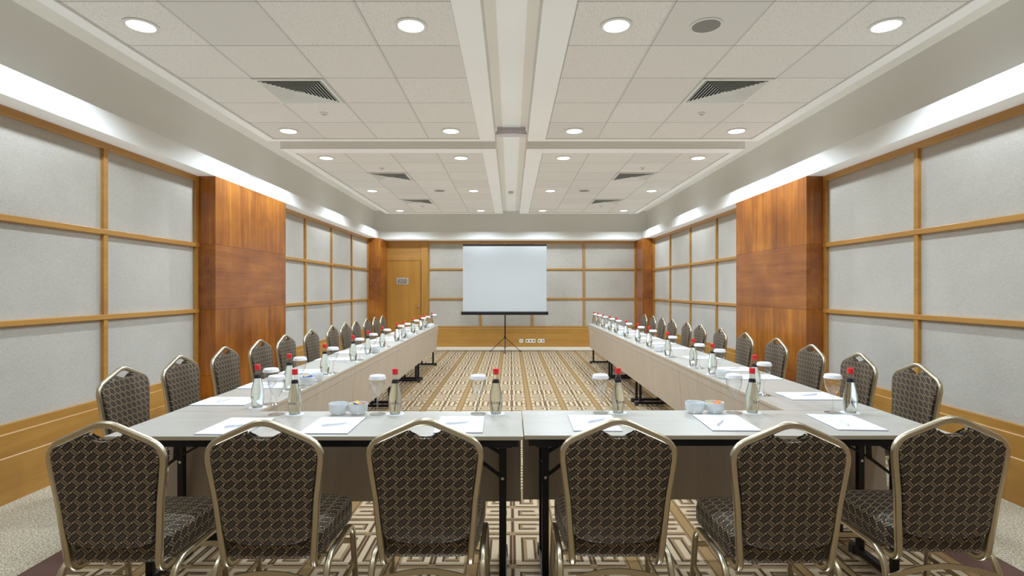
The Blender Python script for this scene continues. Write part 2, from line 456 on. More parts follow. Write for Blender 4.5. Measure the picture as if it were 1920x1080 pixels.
# pilasters and corner columns of red cherry
def pilaster(n, x0, x1, y0, y1, inner_sx):
    core = MB(); core.box(x0+.004, x1-.004, y0+.004, y1-.004, 0, ZS); o = struct(core.build('trim_%d' % n, M['cherry_h']))
    for z0, z1, mm in ((0, .485, 'cherry_v'), (.489, 1.185, 'cherry_v'), (1.189, 1.883, 'cherry_h'), (1.887, ZS, 'cherry_v')):
        p = MB(); p.box(x0, x1, y0, y1, z0, z1, .0015); p.build('veneer_board', M[mm], o)
pilaster(1, XL, -XF, 5.77, 7.57, 1); pilaster(2, XF, XR, 5.77, 7.57, -1)
pilaster(3, XL, -3.045, 12.66, YB, 1); pilaster(4, 3.07, XR, 12.66, YB, -1)
# boxed soffit running round the walls
s = MB(); s.box(XL, -XF, YF, YB, ZS, ZF, .002); struct(s.build('trim_5', M['white_trim']))
s = MB(); s.box(XF, XR, YF, YB, ZS, ZF, .002); struct(s.build('trim_6', M['white_trim']))
s = MB(); s.box(-XF, XF, 13.0, YB, ZS, ZF, .002); struct(s.build('trim_7', M['white_trim']))

# ------------------------------------------------------------------ ceiling islands
ZI = 3.150; ZTILE = 3.165
def island(n, x0, x1, tx0, tx1, y0, y1, ty0, ty1, mat):
    b = MB()
    b.box(x0, tx0, y0, y1, ZI, ZT, .004); b.box(tx1, x1, y0, y1, ZI, ZT, .004)
    b.box(tx0, tx1, y0, ty0, ZI, ZT, .004); b.box(tx0, tx1, ty1, y1, ZI, ZT, .004)
    o = struct(b.build('trim_%d' % n, M['white_trim']))
    t = MB(); t.box(tx0, tx1, ty0, ty1, ZTILE, ZT-.01); t.build('tile_field', mat, o)
LX, RX = -2.766, .402
NY, FY = .92, 6.95
island(8, -2.87, -.185, LX, LX+2.4, .80, 6.40, NY, NY+5.4, mat_tile('ceiling tiles near left', LX-.009, NY))
island(9, .195, 2.91, RX, RX+2.4, .80, 6.40, NY, NY+5.4, mat_tile('ceiling tiles near right', RX-.009, NY))
island(10, -2.87, -.185, LX, LX+2.4, 6.75, 12.47, FY, FY+5.4, mat_tile('ceiling tiles far left', LX-.009, FY))
island(11, .195, 2.91, RX, RX+2.4, 6.75, 12.47, FY, FY+5.4, mat_tile('ceiling tiles far right', RX-.009, FY))
b = MB(); b.box(-.105, .115, YF, 13.39, ZT-.012, ZT+.01, .004); struct(b.build('trim_12', M['white_trim']))  # added white strip, painted light for the brighter middle of the channel

# downlights
def make_downlight(label):
    t = thing('recessed_downlight', label, 'ceiling light', group='round recessed downlights')
    r = MB(); r.lathe([(.108, .0), (.108, -.007), (.098, -.012), (.086, -.010), (.083, .002), (.083, .0)], 40); r.build('trim_ring', M['grille'], t, True)
    l = MB(); l.lathe([(.0001, -.018), (.03, -.0175), (.06, -.014), (.078, -.008), (.084, -.001)], 32, fn=None); l.build('glass_lens', M['lamp'], t, True)
    return t
rows = [1.22, 3.62, 6.02, 7.25, 9.65, 12.05]
rown = {3.62: 'in the row nearest the camera', 6.02: 'at the far edge of the near ceiling bays', 7.25: 'at the near edge of the far ceiling bays', 9.65: 'in the middle of the far ceiling bays', 12.05: 'in the last row before the screen wall', 1.22: 'overhead behind the front row'}
colsx = [(LX+.3, 'far left'), (LX+2.1, 'inner left'), (RX+.3, 'inner right'), (RX+2.1, 'far right')]
proto = None
for y in rows:
    for x, cn in colsx:
        lab = 'round recessed downlight, lit, %s column, %s' % (cn, rown[y])
        if proto is None: proto = make_downlight(lab); proto.location = (x, y, ZTILE); o = proto
        else: o = dup(proto, lab, (x, y, ZTILE), group='round recessed downlights')
        ld = bpy.data.lights.new('downlight_beam', 'SPOT'); ld.energy = 62 if y > 2 else 34; ld.color = (.78,.90,1.); ld.spot_size = math.radians(150); ld.spot_blend = .35; ld.shadow_soft_size = .05
        lo = bpy.data.objects.new('downlight_beam', ld); col.objects.link(lo); lo.location = (x, y, ZTILE-.06)

# added shadowless sun shining upward, standing in for light off tables and carpet
ld = bpy.data.lights.new('bounce_fill', 'SUN'); ld.energy = .85; ld.color = (.93, .97, 1.); ld.use_shadow = False
lo = bpy.data.objects.new('bounce_fill', ld); col.objects.link(lo); lo.location = (0, 6, .9); lo.rotation_euler = (PI, 0, 0)

# air grilles
def make_grille(label):
    t = thing('air_grille', label, 'air vent', group='square four way ceiling air grilles')
    f = MB()
    for a, b_ in ((.298, .265),):
        f.box(-a, a, -a, -b_, -.012, 0); f.box(-a, a, b_, a, -.012, 0); f.box(-a, -b_, -b_, b_, -.012, 0); f.box(b_, a, -b_, b_, -.012, 0)
    f.build('outer_frame', M['grille'], t)
    d = MB(); d.box(-.262, .262, -.262, .262, -.002, -.0005); d.build('duct_backing', M['grille_dark'], t)
    for k in range(9):
        a = .250 - k*.0275; s_ = MB(); P = []
        if a < .03: break
        # louvre ring: sloping blade, inner edge higher
        o0, o1, z0, z1 = a, a-.012, -.016, -.004
        for sgn in ((1,0),(0,1),(-1,0),(0,-1)):
            tx, ty = -sgn[1], sgn[0]
            def pt(r, z, e): return (sgn[0]*r + tx*e*r, sgn[1]*r + ty*e*r, z)
            z0, z1 = -.004, -.016
            s_.quad([pt(o0+.012, z1, -1), pt(o0+.012, z1, 1), pt(o0-.001, z0, 1), pt(o0-.001, z0, -1)])
            s_.quad([pt(o0-.001, z0, -1), pt(o0-.001, z0, 1), pt(o0-.0075, z0, 1), pt(o0-.0075, z0, -1)])
            s_.quad([pt(o0-.0075, z0, -1), pt(o0-.0075, z0, 1), pt(o0+.009, z1, 1), pt(o0+.009, z1, -1)])
        s_.build('louvre', M['grille'], t)
    c = MB(); c.box(-.014, .014, -.014, .014, -.016, -.004); c.build('centre_cap', M['grille'], t)
    return t
gp = None
for (x, y, lab) in ((LX+.9, 4.82, 'square louvred air grille in the near left ceiling bay'), (RX+1.5, 4.82, 'square louvred air grille in the near right ceiling bay'),
                    (LX+.9, 8.45, 'square air grille in the far left ceiling bay, nearer of its two'), (RX+1.5, 8.45, 'square air grille in the far right ceiling bay, nearer of its two'),
                    (LX+.9, 10.85, 'square air grille in the far left ceiling bay, closer to the screen wall'), (RX+1.5, 10.85, 'square air grille in the far right ceiling bay, closer to the screen wall')):
    if gp is None: gp = make_grille(lab); gp.location = (x, y, ZTILE)
    else: dup(gp, lab, (x, y, ZTILE))
# ceiling speakers
def make_speaker(lab):
    t = thing('ceiling_speaker', lab, 'speaker', group='round grey ceiling speakers')
    r = MB(); r.lathe([(.108, 0), (.108, -.006), (.100, -.010), (.092, -.008), (.090, 0)], 36); r.build('trim_ring', M['grille'], t, True)
    r = MB(); r.lathe([(.0001, -.010), (.05, -.009), (.091, -.004)], 36); r.build('speaker_mesh', M['speaker'], t, True); return t
sp = make_speaker('round grey ceiling speaker between downlights, near right bay'); sp.location = (RX+.9, 3.62, ZTILE)
dup(sp, 'round grey ceiling speaker in the far left ceiling bay', (LX+1.5, 9.65, ZTILE)); dup(sp, 'round grey ceiling speaker in the far right ceiling bay', (RX+.9, 9.65, ZTILE))
# small sprinkler discs
def make_disc(lab):
    t = thing('ceiling_sprinkler', lab, 'sprinkler', group='small round sprinkler covers'); r = MB()
    r.lathe([(.0001, -.014), (.036, -.013), (.042, -.008), (.042, -.003), (.036, 0)], 24); r.build('cover_disc', M['grille'], t, True)
    r = MB(); r.lathe([(.020, -.0145), (.020, -.020), (.0001, -.021)], 16); r.build('centre_nub', M['bolt'], t, True); return t
dp = None
for (x, y, lab) in ((LX+.9, 5.42, 'small round sprinkler cover beside the near left air grille'), (RX+1.5, 5.42, 'small round sprinkler cover beside the near right air grille'),
                    (LX+.9, 7.85, 'small sprinkler cover just before the first far left air grille'), (RX+1.5, 7.85, 'small sprinkler cover just before the first far right air grille'),
                    (LX+.9, 11.45, 'small sprinkler cover beyond the last left air grille'), (RX+1.5, 11.45, 'small sprinkler cover beyond the last right air grille')):
    if dp is None: dp = make_disc(lab); dp.location = (x, y, ZTILE)
    else: dup(dp, lab, (x, y, ZTILE))
# curved fixture and detector in the centre channel
t = thing('ceiling_fixture', 'lilac grey curved ceiling fixture spanning the central channel between bays', 'ceiling fixture', (.005, 6.50, 0))
b = MB(); n = 22
arc = [(.185*math.sin(a), -.10*math.cos(a)*1.25) for a in [(-PI/2 + PI*k/n) for k in range(n+1)]]
arc = [(-.185, .06)] + [(-.185 + .37*k/n, -.05 - .045*math.sin(PI*k/n)) for k in range(n+1)] + [(.185, .06)]
b.prism(arc, 3.245, 3.285, .006, 'xy'); b.build('curved_cover', M['lilac'], t)
b = MB(); b.box(-.17, .17, -.03, .06, 3.283, 3.34); b.build('mounting_box', M['lilac'], t)
for sx in (-.16, .155):
    b = MB(); b.lathe([(.0001, 0), (.006, .001), (.007, .004)], 12); b.bm.transform(Matrix.Translation((sx, -.066, 3.263)) @ Matrix.Rotation(PI/2, 4, 'X')); b.build('screw', M['chrome'], t, True)
t = thing('smoke_detector', 'small cream smoke detector in the central ceiling channel near the screen wall', 'smoke detector', (.0, 10.7, ZT-.012))
b = MB(); b.cyl((0,0), .052, -.018, 0, 24); b.build('base', M['detector'], t, True)
b = MB(); b.lathe([(.05, -.018), (.046, -.04), (.03, -.052), (.0001, -.054)], 24); b.build('sensor_head', M['detector'], t, True)

# ------------------------------------------------------------------ tables
def make_table(L, W, ia, ib, name_label, group):
    """length along x, user side -y, modesty panel at +y; origin on the floor at the middle"""
    t = thing('conference_table', name_label, 'table', group=group)
    g = .0015; h = L/2 - g
    b = MB(); b.box(-h, h, -W/2, W/2, .7315, .75, .002); top = b.build('tabletop', M['table_top'], t)
    e = MB(); e.box(-h, h, -W/2-.0012, -W/2+.001, .7325, .7485); e.box(-h, h, W/2-.001, W/2+.0012, .7325, .7485)
    e.box(-h-.0012, -h+.001, -W/2, W/2, .7325, .7485); e.box(h-.001, h+.0012, -W/2, W/2, .7325, .7485); e.build('edge_banding', M['table_edge'], top)
    b = MB()
    b.box(-h+.02, h-.02, -W/2+.010, -W/2+.035, .700, .7315); b.box(-h+.02, h-.02, W/2-.060, W/2-.035, .700, .7315)
    b.box(-h+.02, -h+.045, -W/2+.035, W/2-.06, .700, .7315); b.box(h-.045, h-.02, -W/2+.035, W/2-.06, .700, .7315)
    b.build('apron_rail', M['black_metal'], t)
    b = MB(); b.box(-h, h, W/2-.020, W/2-.003, .674, .7315, .001); b.build('fascia_strip', M['table_wood'], t)
    b = MB(); b.prism([(W/2-.020, .672), (W/2-.004, .672), (W/2-.040, .29), (W/2-.056, .29)], -h+.002, h-.002, plane='yz'); b.build('modesty_panel', M['table_wood'], t)
    for sx, ins in ((-1, ia), (1, ib)):
        x = sx*(L/2 - ins); d = -sx
        yn, yf = -W/2 + .165, W/2 - .085
        for y in (yn, yf):
            b = MB(); b.box(x-.016, x+.016, y-.014, y+.014, .045, .70, .002); lg = b.build('leg', M['black_metal'], t)
            b = MB(); b.lathe([(.0001, 0), (.007, 0), (.008, -.004)], 12)
            b.bm.transform(Matrix.Translation((x, y-.0145, .51)) @ Matrix.Rotation(PI/2, 4, 'X') @ Matrix.Translation((0, 0, .004))); b.build('bolt', M['bolt'], lg, True)
        b = MB(); b.box(x-.045, x+.045, yn-.02, yf+.02, .655, .70, .002); b.build('leg_bracket', M['black_metal'], t)
        b = MB(); b.bar((x, yn, .51), (x+d*.12, yn, .60), .02, .012); b.bar((x+d*.12, yn, .595), (x+d*.125, yn, .70), .02, .012); b.bar((x+d*.115, yn, .69), (x, yn, .62), .02, .012)
        b.bar((x+d*.12, yn, .60), (x+d*.30, yn, .70), .016, .010)
        b.build('brace', M['black_metal'], t)
        b = MB(); b.box(x-.018, x+.018, -W/2+.02, W/2-.02, .018, .048, .003); ft = b.build('foot_bar', M['black_metal'], t)
        for y in (-W/2+.04, W/2-.04):
            c = MB(); c.box(x-.022, x+.022, y-.022, y+.022, 0, .05, .005); c.build('foot_cap', M['rubber'], ft)
    return t
GT = 'pale wood folding conference tables set in a U'
tl = make_table(1.865, .495, .10, .095, 'pale folding conference table at the front of the U, left of the centre seam', GT); tl.location = (-.877, 2.6575, 0)
tr = make_table(1.94, .505, .105, .17, 'pale folding conference table at the front of the U, right of the centre seam', GT); tr.location = (1.029, 2.6775, 0)
LT, RT = 1.80, 1.868
tn = ['joined to the front table', 'second from the front', 'third from the front', 'farthest, ending before the screen wall']
ls = make_table(LT, .46, .10, .10, 'pale conference table in the left arm of the U, ' + tn[0], GT)
ls.rotation_euler.z = -PI/2
for i in range(4):
    loc = (-1.58, 2.91 + LT*(i+.5), 0)
    if i == 0: ls.location = loc
    else: dup(ls, 'pale conference table in the left arm of the U, ' + tn[i], loc, -PI/2)
rs = make_table(RT, .52, .10, .10, 'pale conference table in the right arm of the U, ' + tn[0], GT)
for i in range(4):
    loc = (1.74, 2.935 + RT*(i+.5), 0)
    if i == 0: rs.location = loc; rs.rotation_euler.z = PI/2
    else: dup(rs, 'pale conference table in the right arm of the U, ' + tn[i], loc, PI/2)

# ------------------------------------------------------------------ chair
def tube_prof(w, h):
    """ribbed rounded rectangle tube section"""
    pts = []
    N = 28
    for k in range(N):
        a = 2*PI*k/N; c, s_ = math.cos(a), math.sin(a)
        r = (abs(c)**3.2 + abs(s_)**3.2)**(-1/3.2)
        x, y = r*c*w/2, r*s_*h/2
        pts.append((x, y))
    out = []
    for (x, y) in pts:
        g = 1 - .09*(0.5+0.5*math.cos(2*PI*y/h*3.0)) if abs(x) > w*.35 else 1
        g2 = 1 - .09*(0.5+0.5*math.cos(2*PI*x/w*3.0)) if abs(y) > h*.35 else 1
        out.append((x*g, y*g2))
    return out
LEAN = .09
def bk(x, z, off=0): return Vector((x, -.205 - (z-.36)*LEAN + off, z))
def make_chair(label):
    t = thing('banquet_chair', label, 'chair', group='gold framed banquet chairs round the tables')
    # back loop running down into the two seat rails
    half = [(.172, .345), (.183, .50), (.190, .60), (.203, .69), (.218, .812), (0, .910)]
    pts = [Vector((.165, .17, .345)), bk(.168, .322)] + [bk(x, z) for x, z in half[1:]]
    rad = [0, .06, .03, .05, .06, .062, .05]
    full = pts + [Vector((-p.x, p.y, p.z)) for p in pts[-2::-1]]
    rads = rad + rad[-2::-1]
    path = fillet(full, rads, 7)
    prof = tube_prof(.030, .024)
    b = MB()
    P = path; up = None
    # frame: keep the profile's wide side facing front
    b.sweep(P, tube_prof(.027, .027)); b.build('back_frame', M['metal'], t, 50)
    # padded back with the scooped hand hole
    inner = [(-.155, .445), (-.10, .428), (0, .420), (.10, .428), (.155, .445), (.169, .50), (.176, .60), (.188, .69), (.203, .790), (.190, .812), (.070, .866)]
    scoop = [(.070*math.cos(a), .866 - .030*math.sin(a)) for a in [PI*k/10 for k in range(1, 10)]]
    left = [(-x, z) for x, z in inner[:4:-1]]
    poly = inner + scoop + left[:]
    # remove duplicates
    q_ = []
    for p_ in poly:
        if not q_ or (abs(q_[-1][0]-p_[0]) + abs(q_[-1][1]-p_[1])) > 1e-4: q_.append(p_)
    sh = Matrix.Identity(4); sh[1][2] = -LEAN; sh[1][3] = -.205 + .36*LEAN
    b = MB(); b.prism(q_, -.016, .022, .007); 
    pad = b
    L = pad.bm.loops.layers.uv.new('UVMap')
    for f in pad.bm.faces:
        for l in f.loops: l[L].uv = (l.vert.co.x, l.vert.co.z)
    pad.bm.transform(sh)
    pad.build('backrest', M['cloth'], t, 35)
    # piping round the scoop
    pp = MB(); pp.tube([bk(x*1.0, z+.001, .003) for x, z in [(.070, .866)] + scoop + [(-.070, .866)]], .0045, 6); pp.build('piping', M['cloth'], t, True, uv=True)
    # seat cushion: rounded box wider at the front
    b = bmesh.new(); bmesh.ops.create_grid(b, x_segments=10, y_segments=10, size=1); b.free()
    s_ = MB()
    nx = 15
    bb = bmesh.new(); grid = {}
    def seatpt(i, j, k):
        # i,j,k in -1..1 superellipsoid-ish cushion
        return None
    prof_o = []
    N = 48
    rings = []
    for (sc_, z) in ((.955, .360), (.985, .366), (1.0, .380), (1.0, .425), (.988, .443), (.95, .456), (.86, .463), (.55, .468), (.2, .470), (.0005, .4705)):
        rg = []
        for k in range(N):
            a = 2*PI*k/N; c, s2 = math.cos(a), math.sin(a)
            r = (abs(c)**7 + abs(s2)**7)**(-1/7.)
            X = r*c*.205*(sc_ if sc_ < .9 else sc_); Y = r*s2*.215*sc_
            X *= 1 + .07*(Y/.225)
            rg.append(bb.verts.new((X, Y + .006, z)))
        rings.append(rg)
    bb.faces.new(rings[0][::-1])
    for A, B_ in zip(rings, rings[1:]):
        for j in range(N): bb.faces.new((A[j], A[(j+1) % N], B_[(j+1) % N], B_[j]))
    s_._add(bb); s_.build('seat', M['cloth'], t, 50, uv=True)
    # leg hoops: one each side, front and rear leg separate meshes meeting under the seat
    for sx in (-1, 1):
        rear = fillet([(sx*.232, -.255, .012), (sx*.214, -.185, .352), (sx*.214, .0, .352)], [0, .085, 0], 9)
        front = fillet([(sx*.214, .0, .352), (sx*.214, .160, .352), (sx*.222, .195, .012)], [0, .085, 0], 9)
        for pth, nm in ((rear, 'rear'), (front, 'front')):
            b = MB(); b.sweep(pth, tube_prof(.024, .026), up=(sx, 0, 0)); lg = b.build('leg', M['metal'], t, 50)
            e = pth[0] if nm == 'rear' else pth[-1]
            c = MB(); c.cyl((e[0], e[1]), .016, 0, .02, 14, .014); c.build('rubber_glide', M['rubber'], lg, True)
        b = MB(); b.bar((sx*.226, -.228, .16), (sx*.219, .180, .16), .010, .022, up=(0,0,1)); b.bar((sx*.206, -.12, .338), (sx*.166, -.12, .345), .02, .012, up=(0,0,1)); b.bar((sx*.206, .12, .338), (sx*.160, .12, .345), .02, .012, up=(0,0,1))
        b.build('side_stretcher', M['metal'], t)
    b = MB(); b.sweep([(-.222 + .444*k/16, -.222 + .006*math.sin(PI*k/16), .268 + .044*math.sin(PI*k/16)) for k in range(17)], [(-.003,-.011),(.003,-.011),(.003,.011),(-.003,.011)], up=(0,0,1)); b.build('arched_stretcher', M['metal'], t, 30)
    b = MB(); b.bar((-.217, .172, .26), (.217, .172, .26), .008, .022, up=(0,0,1)); b.build('front_stretcher', M['metal'], t)
    return t
fc = [(-1.51, 2.018), (-.932, 2.044), (-.328, 2.062), (.410, 2.062), (1.040, 2.011), (1.715, 2.10)]
fl = ['leftmost', 'second from left', 'third from left', 'third from right', 'second from right', 'rightmost']
ch = None
PK = .253
for i, (x, d) in enumerate(fc):
    lab = 'gold framed banquet chair in the front row, back to the camera, ' + fl[i]
    loc = (x, d + PK, 0); rz = (0, 0, 0, 0, 0, -.03)[i]
    if ch is None: ch = make_chair(lab); ch.location = loc; ch.rotation_euler.z = rz
    else: dup(ch, lab, loc, rz)
LY = [3.45, 4.05, 4.68, 5.33, 5.93, 6.68, 7.48, 8.06, 8.62, 9.28, 9.86, 10.42]
RY = [3.61, 4.21, 4.87, 5.50, 6.24, 6.98, 7.71, 8.31, 9.05, 9.68, 10.30, 10.95]
for i in range(12):
    r1 = random.uniform(-.035, .035)
    dup(ch, 'banquet chair facing the left arm of the tables, %s from the camera' % nth(i) if i else 'banquet chair facing the left arm of the tables, nearest to the camera', (-2.47 + PK, LY[i], 0), -PI/2 + r1)
    r2 = random.uniform(-.035, .035)
    dup(ch, 'banquet chair facing the right arm of the tables, %s from the camera' % nth(i) if i else 'banquet chair facing the right arm of the tables, nearest to the camera', (2.70 - PK, RY[i], 0), PI/2 + r2)

# ------------------------------------------------------------------ tableware
TZ = .75
def text_mesh(txt, size, font_off=0):
    cu = bpy.data.curves.new('txt', 'FONT'); cu.body = txt; cu.size = size; cu.align_x = 'CENTER'; cu.resolution_u = 2
    o = bpy.data.objects.new('txt', cu); col.objects.link(o)
    dg = bpy.context.evaluated_depsgraph_get(); me = bpy.data.meshes.new_from_object(o.evaluated_get(dg))
    bpy.data.objects.remove(o); bpy.data.curves.remove(cu); return me
PROF = [(.0250, .0), (.0285, .003), (.0300, .012), (.0338, .040), (.0345, .062), (.0330, .088), (.0285, .118), (.0230, .142), (.0178, .162), (.0150, .178), (.0130, .192), (.0125, .212)]
def rad_at(z):
    for (r0, z0), (r1, z1) in zip(PROF, PROF[1:]):
        if z0 <= z <= z1: return r0 + (r1-r0)*(z-z0)/(z1-z0)
    return PROF[-1][0]
def make_bottle(label):
    t = thing('water_bottle', label, 'bottle', group='small glass water bottles with red caps')
    b = MB(); b.lathe([(.0001, .010), (.015, .006), (.022, .0)] + PROF, 36); b.build('bottle_glass', M['bottle_glass'], t, True)
    # water fills it to the neck
    w = [(r - .0018, z) for r, z in PROF[1:] if z < .171]
    b = MB(); b.lathe([(.0001, .014), (.018, .010)] + [(r, z + .002) for r, z in w] + [(.0001, w[-1][1] + .002)], 28); b.build('water', M['water'], t, True)
    b = MB(); b.lathe([(.0150, .170+.012), (.0152, .200), (.0136, .203)], 24)
    nk = MB(); nk.lathe([(rad_at(.161)+.0008, .161), (rad_at(.177)+.0008, .177)], 28); nk.build('neck_label', M['neck'], t, True)
    b.bm.free()
    b = MB(); b.lathe([(.0140, .212), (.0148, .214), (.0148, .232), (.0135, .235), (.0001, .235)], 28, fn=lambda r, z, a: (r*(1+.02*math.cos(a*14)) if r > .0139 else r, z)); b.build('cap', M['red'], t, True)
    b = MB(); b.lathe([(.0134, .206), (.0150, .206), (.0150, .2115), (.0134, .2115)], 24); b.build('cap_ring', M['red'], t, True)
    # printed lettering wrapped on the glass
    bm = bmesh.new()
    def add(txt, size, x0, z0):
        me = text_mesh(txt, size)
        tb = bmesh.new(); tb.from_mesh(me); bpy.data.meshes.remove(me)
        for v in tb.verts:
            z = z0 + v.co.y; r = rad_at(z) + .0007; a = (v.co.x + x0)/r
            v.co = Vector((r*math.sin(a), -r*math.cos(a), z))
        tmp = bpy.data.meshes.new('x'); tb.to_mesh(tmp); tb.free(); bm.from_mesh(tmp); bpy.data.meshes.remove(tmp)
    add('S', .024, -.0225, .054); add('IRMA', .0190, .0055, .054)
    me = bpy.data.meshes.new('lettering'); bm.to_mesh(me)
    bm.free(); me.materials.append(M['ink'])
    o = bpy.data.objects.new('lettering', me); col.objects.link(o); o.parent = t
    return t
def make_glass(label):
    t = thing('wine_glass', label, 'glass', group='stemmed glasses under white paper lids')
    b = MB(); b.lathe([(.0001, .0015), (.040, .001), (.0405, .0025), (.030, .005), (.010, .011), (.0045, .020), (.0038, .05), (.0042, .082), (.0075, .090), (.016, .100), (.028, .118), (.037, .142), (.0405, .165), (.0395, .188), (.037, .200)], 40); b.build('glass_body', M['glass'], t, True)
    def fl(r, z, a):
        if z < .19: return (r*(1+.030*math.cos(a*18)), z + .0012*math.cos(a*18))
        return (r, z)
    b = MB(); b.lathe([(.0001, .2045), (.034, .2045), (.0385, .203), (.0405, .198), (.0435, .184)], 72, fn=fl); b.build('paper_lid', M['cap_paper'], t, 60)
    return t
def make_pad(label):
    t = thing('notepad', label, 'notepad', group='white notepads set out at each seat')
    b = MB(); b.box(-.112, .112, -.156, .156, .0, .0015); b.build('backing_board', M['paper_edge'], t)
    b = MB(); b.box(-.1115, .1115, -.1555, .1555, .0015, .0055, .0008); b.build('sheets', M['paper'], t)
    b = MB()
    for k in range(-4, 5):
        if k == 0:
            b.prism([(.005*math.sin(2*PI*j/10)*(1 if j % 2 == 0 else .4), -.128 + .006*math.cos(2*PI*j/10)*(1 if j % 2 == 0 else .4)) for j in range(10)][::-1], .0056, .0058, plane='xy')
        else: b.box(k*.0095-.0028, k*.0095+.0028, -.1305, -.1285, .0056, .0058); 
    b.build('printed_crest', M['print'], t)
    return t
def make_pen(label):
    t = thing('pen', label, 'pen', group='pens lying on the notepads')
    b = MB(); b.lathe([(.0001, -.065), (.0016, -.062), (.0042, -.045), (.0046, .0), (.0046, .055), (.0030, .060), (.0001, .0605)], 12)
    b.bm.transform(Matrix.Translation((0, 0, .0048)) @ Matrix.Rotation(PI/2, 4, 'X')); b.build('barrel', M['pen'], t, True)
    b = MB(); b.box(-.0016, .0016, -.055, -.018, .0094, .0106); b.build('clip', M['pen'], t)
    return t
def make_coaster(label):
    b = MB(); b.lathe([(.0001, 0), (.0455, 0), (.0462, .001), (.0455, .002), (.0001, .002)], 40, fn=lambda r, z, a: (r*(1+.012*math.cos(a*20)) if r > .04 else r, z))
    o = b.build('paper_coaster', M['cap_paper'], None, 40); tag(o, label, 'coaster', 'white paper coasters under the bottles'); return o
def make_bowl(label):
    t = thing('sugar_bowl', label, 'bowl', group='small white porcelain bowls')
    b = MB(); b.lathe([(.0001, .001), (.026, 0), (.030, .002), (.043, .012), (.048, .025), (.0495, .056), (.0485, .0575), (.0465, .056), (.045, .028), (.040, .016), (.028, .008), (.0001, .007)], 44); b.build('bowl_body', M['porcelain'], t, True)
    return t
P_ = {}
def put(kind, maker, label, loc, rz=0):
    if kind not in P_:
        o = maker(label); o.location = loc; o.rotation_euler = (0, 0, rz); P_[kind] = o; return o
    return dup(P_[kind], label, loc, rz)
def setting(where, b_, g_, pad, padrz, pen, penrz, brz=0.):
    put('coaster', make_coaster, 'white paper coaster under the bottle %s' % where, (b_[0], b_[1], TZ))
    put('bottle', make_bottle, 'glass water bottle with red cap %s' % where, (b_[0], b_[1], TZ + .002), brz)
    put('glass', make_glass, 'stemmed glass with white paper lid %s' % where, (g_[0], g_[1], TZ))
    put('pad', make_pad, 'white notepad %s' % where, (pad[0], pad[1], TZ), padrz)
    if pen: put('pen', make_pen, 'slim pen on the notepad %s' % where, (pen[0], pen[1], TZ + .0060), penrz)
FW = ['at the leftmost front seat', 'at the second front seat from the left', 'at the third front seat, left of the seam', 'at the fourth front seat, right of the seam', 'at the second front seat from the right', 'at the rightmost front seat']
setting(FW[0], (-1.128, 2.835), (-1.222, 2.83), (-1.305, 2.585), -.03, (-1.285, 2.56), -1.0, -.25)
setting(FW[1], (-.606, 2.842), (-.698, 2.838), (-.848, 2.60), .0, (-.838, 2.585), -1.05, .0)
setting(FW[2], (-.079, 2.850), (-.171, 2.845), (-.243, 2.615), .02, (-.26, 2.61), -1.2, .0)
setting(FW[3], (.566, 2.870), (.473, 2.865), (.402, 2.645), -.02, (.42, 2.66), -.9, .35)
setting(FW[4], (1.276, 2.872), (1.178, 2.868), (1.045, 2.65), -.03, (1.01, 2.62), -.6, .5)
setting(FW[5], (1.795, 2.872), (1.700, 2.868), (1.635, 2.66), -.06, (1.61, 2.63), -.2, -.1)
LB = [3.0, 3.51, 4.14, 4.93, 5.47, 6.10, 6.79, 7.19, 7.99, 8.67, 9.10, 9.80]
LBX = [-1.40, -1.433, -1.42, -1.433, -1.442, -1.444, -1.427, -1.42, -1.44, -1.445, -1.443, -1.43]
RB = [3.44, 4.17, 4.586, 5.32, 6.13, 6.72, 7.39, 8.10, 8.62, 9.24, 9.78, 10.20]
RBX = [1.545, 1.548, 1.54, 1.537, 1.56, 1.57, 1.566, 1.57, 1.57, 1.57, 1.565, 1.56]
random.seed(11)
for i in range(12):
    w = 'on the left arm, %s place from the front' % (nth(i) if i else 'first')
    pr = PI/2*-1 + random.uniform(-.04, .04); py = LB[i] + .15 + random.uniform(-.01, .02)
    put_pen = i < 9
    setting(w, (LBX[i], LB[i]), (LBX[i] + .035, LB[i] + .088), (-1.648, py), pr, (-1.66, py + .01) if put_pen else None, pr + .9 + random.uniform(-.3, .3), -.9 + random.uniform(-.5, .5))
    w = 'on the right arm, %s place from the front' % (nth(i) if i else 'first')
    pr = PI/2 + random.uniform(-.04, .04); py = RB[i] - .15 + random.uniform(-.01, .02)
    if i == 0: py = 3.31
    gx = (1.56, 3.345) if i == 0 else (RBX[i] + .022, RB[i] - .088)
    setting(w, (RBX[i], RB[i]), gx, (1.815, py), pr, (1.82, py) if put_pen else None, pr + .5 + random.uniform(-.3, .3), .7 + random.uniform(-.5, .5))

# bowls and sachets
bowls = [((-.903, 2.842), 'white porcelain bowl, empty, on the front table beside the second left seat', 0), ((-.800, 2.845), 'white porcelain bowl with sachets on the front table, left side', 'oyb'),
         ((.972, 2.872), 'white porcelain bowl, left of the pair on the front right table', 0), ((1.077, 2.872), 'white porcelain bowl with orange sachet, right of the front right pair', 'oy'),
         ((-1.395, 3.72), 'white porcelain bowl with blue sachets on the left arm of the tables', 'bybb'), ((-1.385, 3.86), 'white porcelain bowl tucked behind the sachet bowl on the left arm', 0),
         ((-1.405, 5.64), 'white porcelain bowl halfway along the left arm beside the fifth bottle', 'b'), ((-1.40, 7.50), 'white porcelain bowl on the left arm beyond the eighth bottle', 0),
         ((-1.41, 9.38), 'white porcelain bowl near the far end of the left arm', 0), ((-1.40, 9.55), 'white porcelain bowl at the far end of the left arm, farther of two', 0),
         ((1.56, 4.00), 'white porcelain bowl near the front of the right arm', 0), ((1.56, 5.72), 'white porcelain bowl midway along the right arm', 0), ((1.56, 7.70), 'white porcelain bowl on the right arm beyond the seventh bottle', 0)]
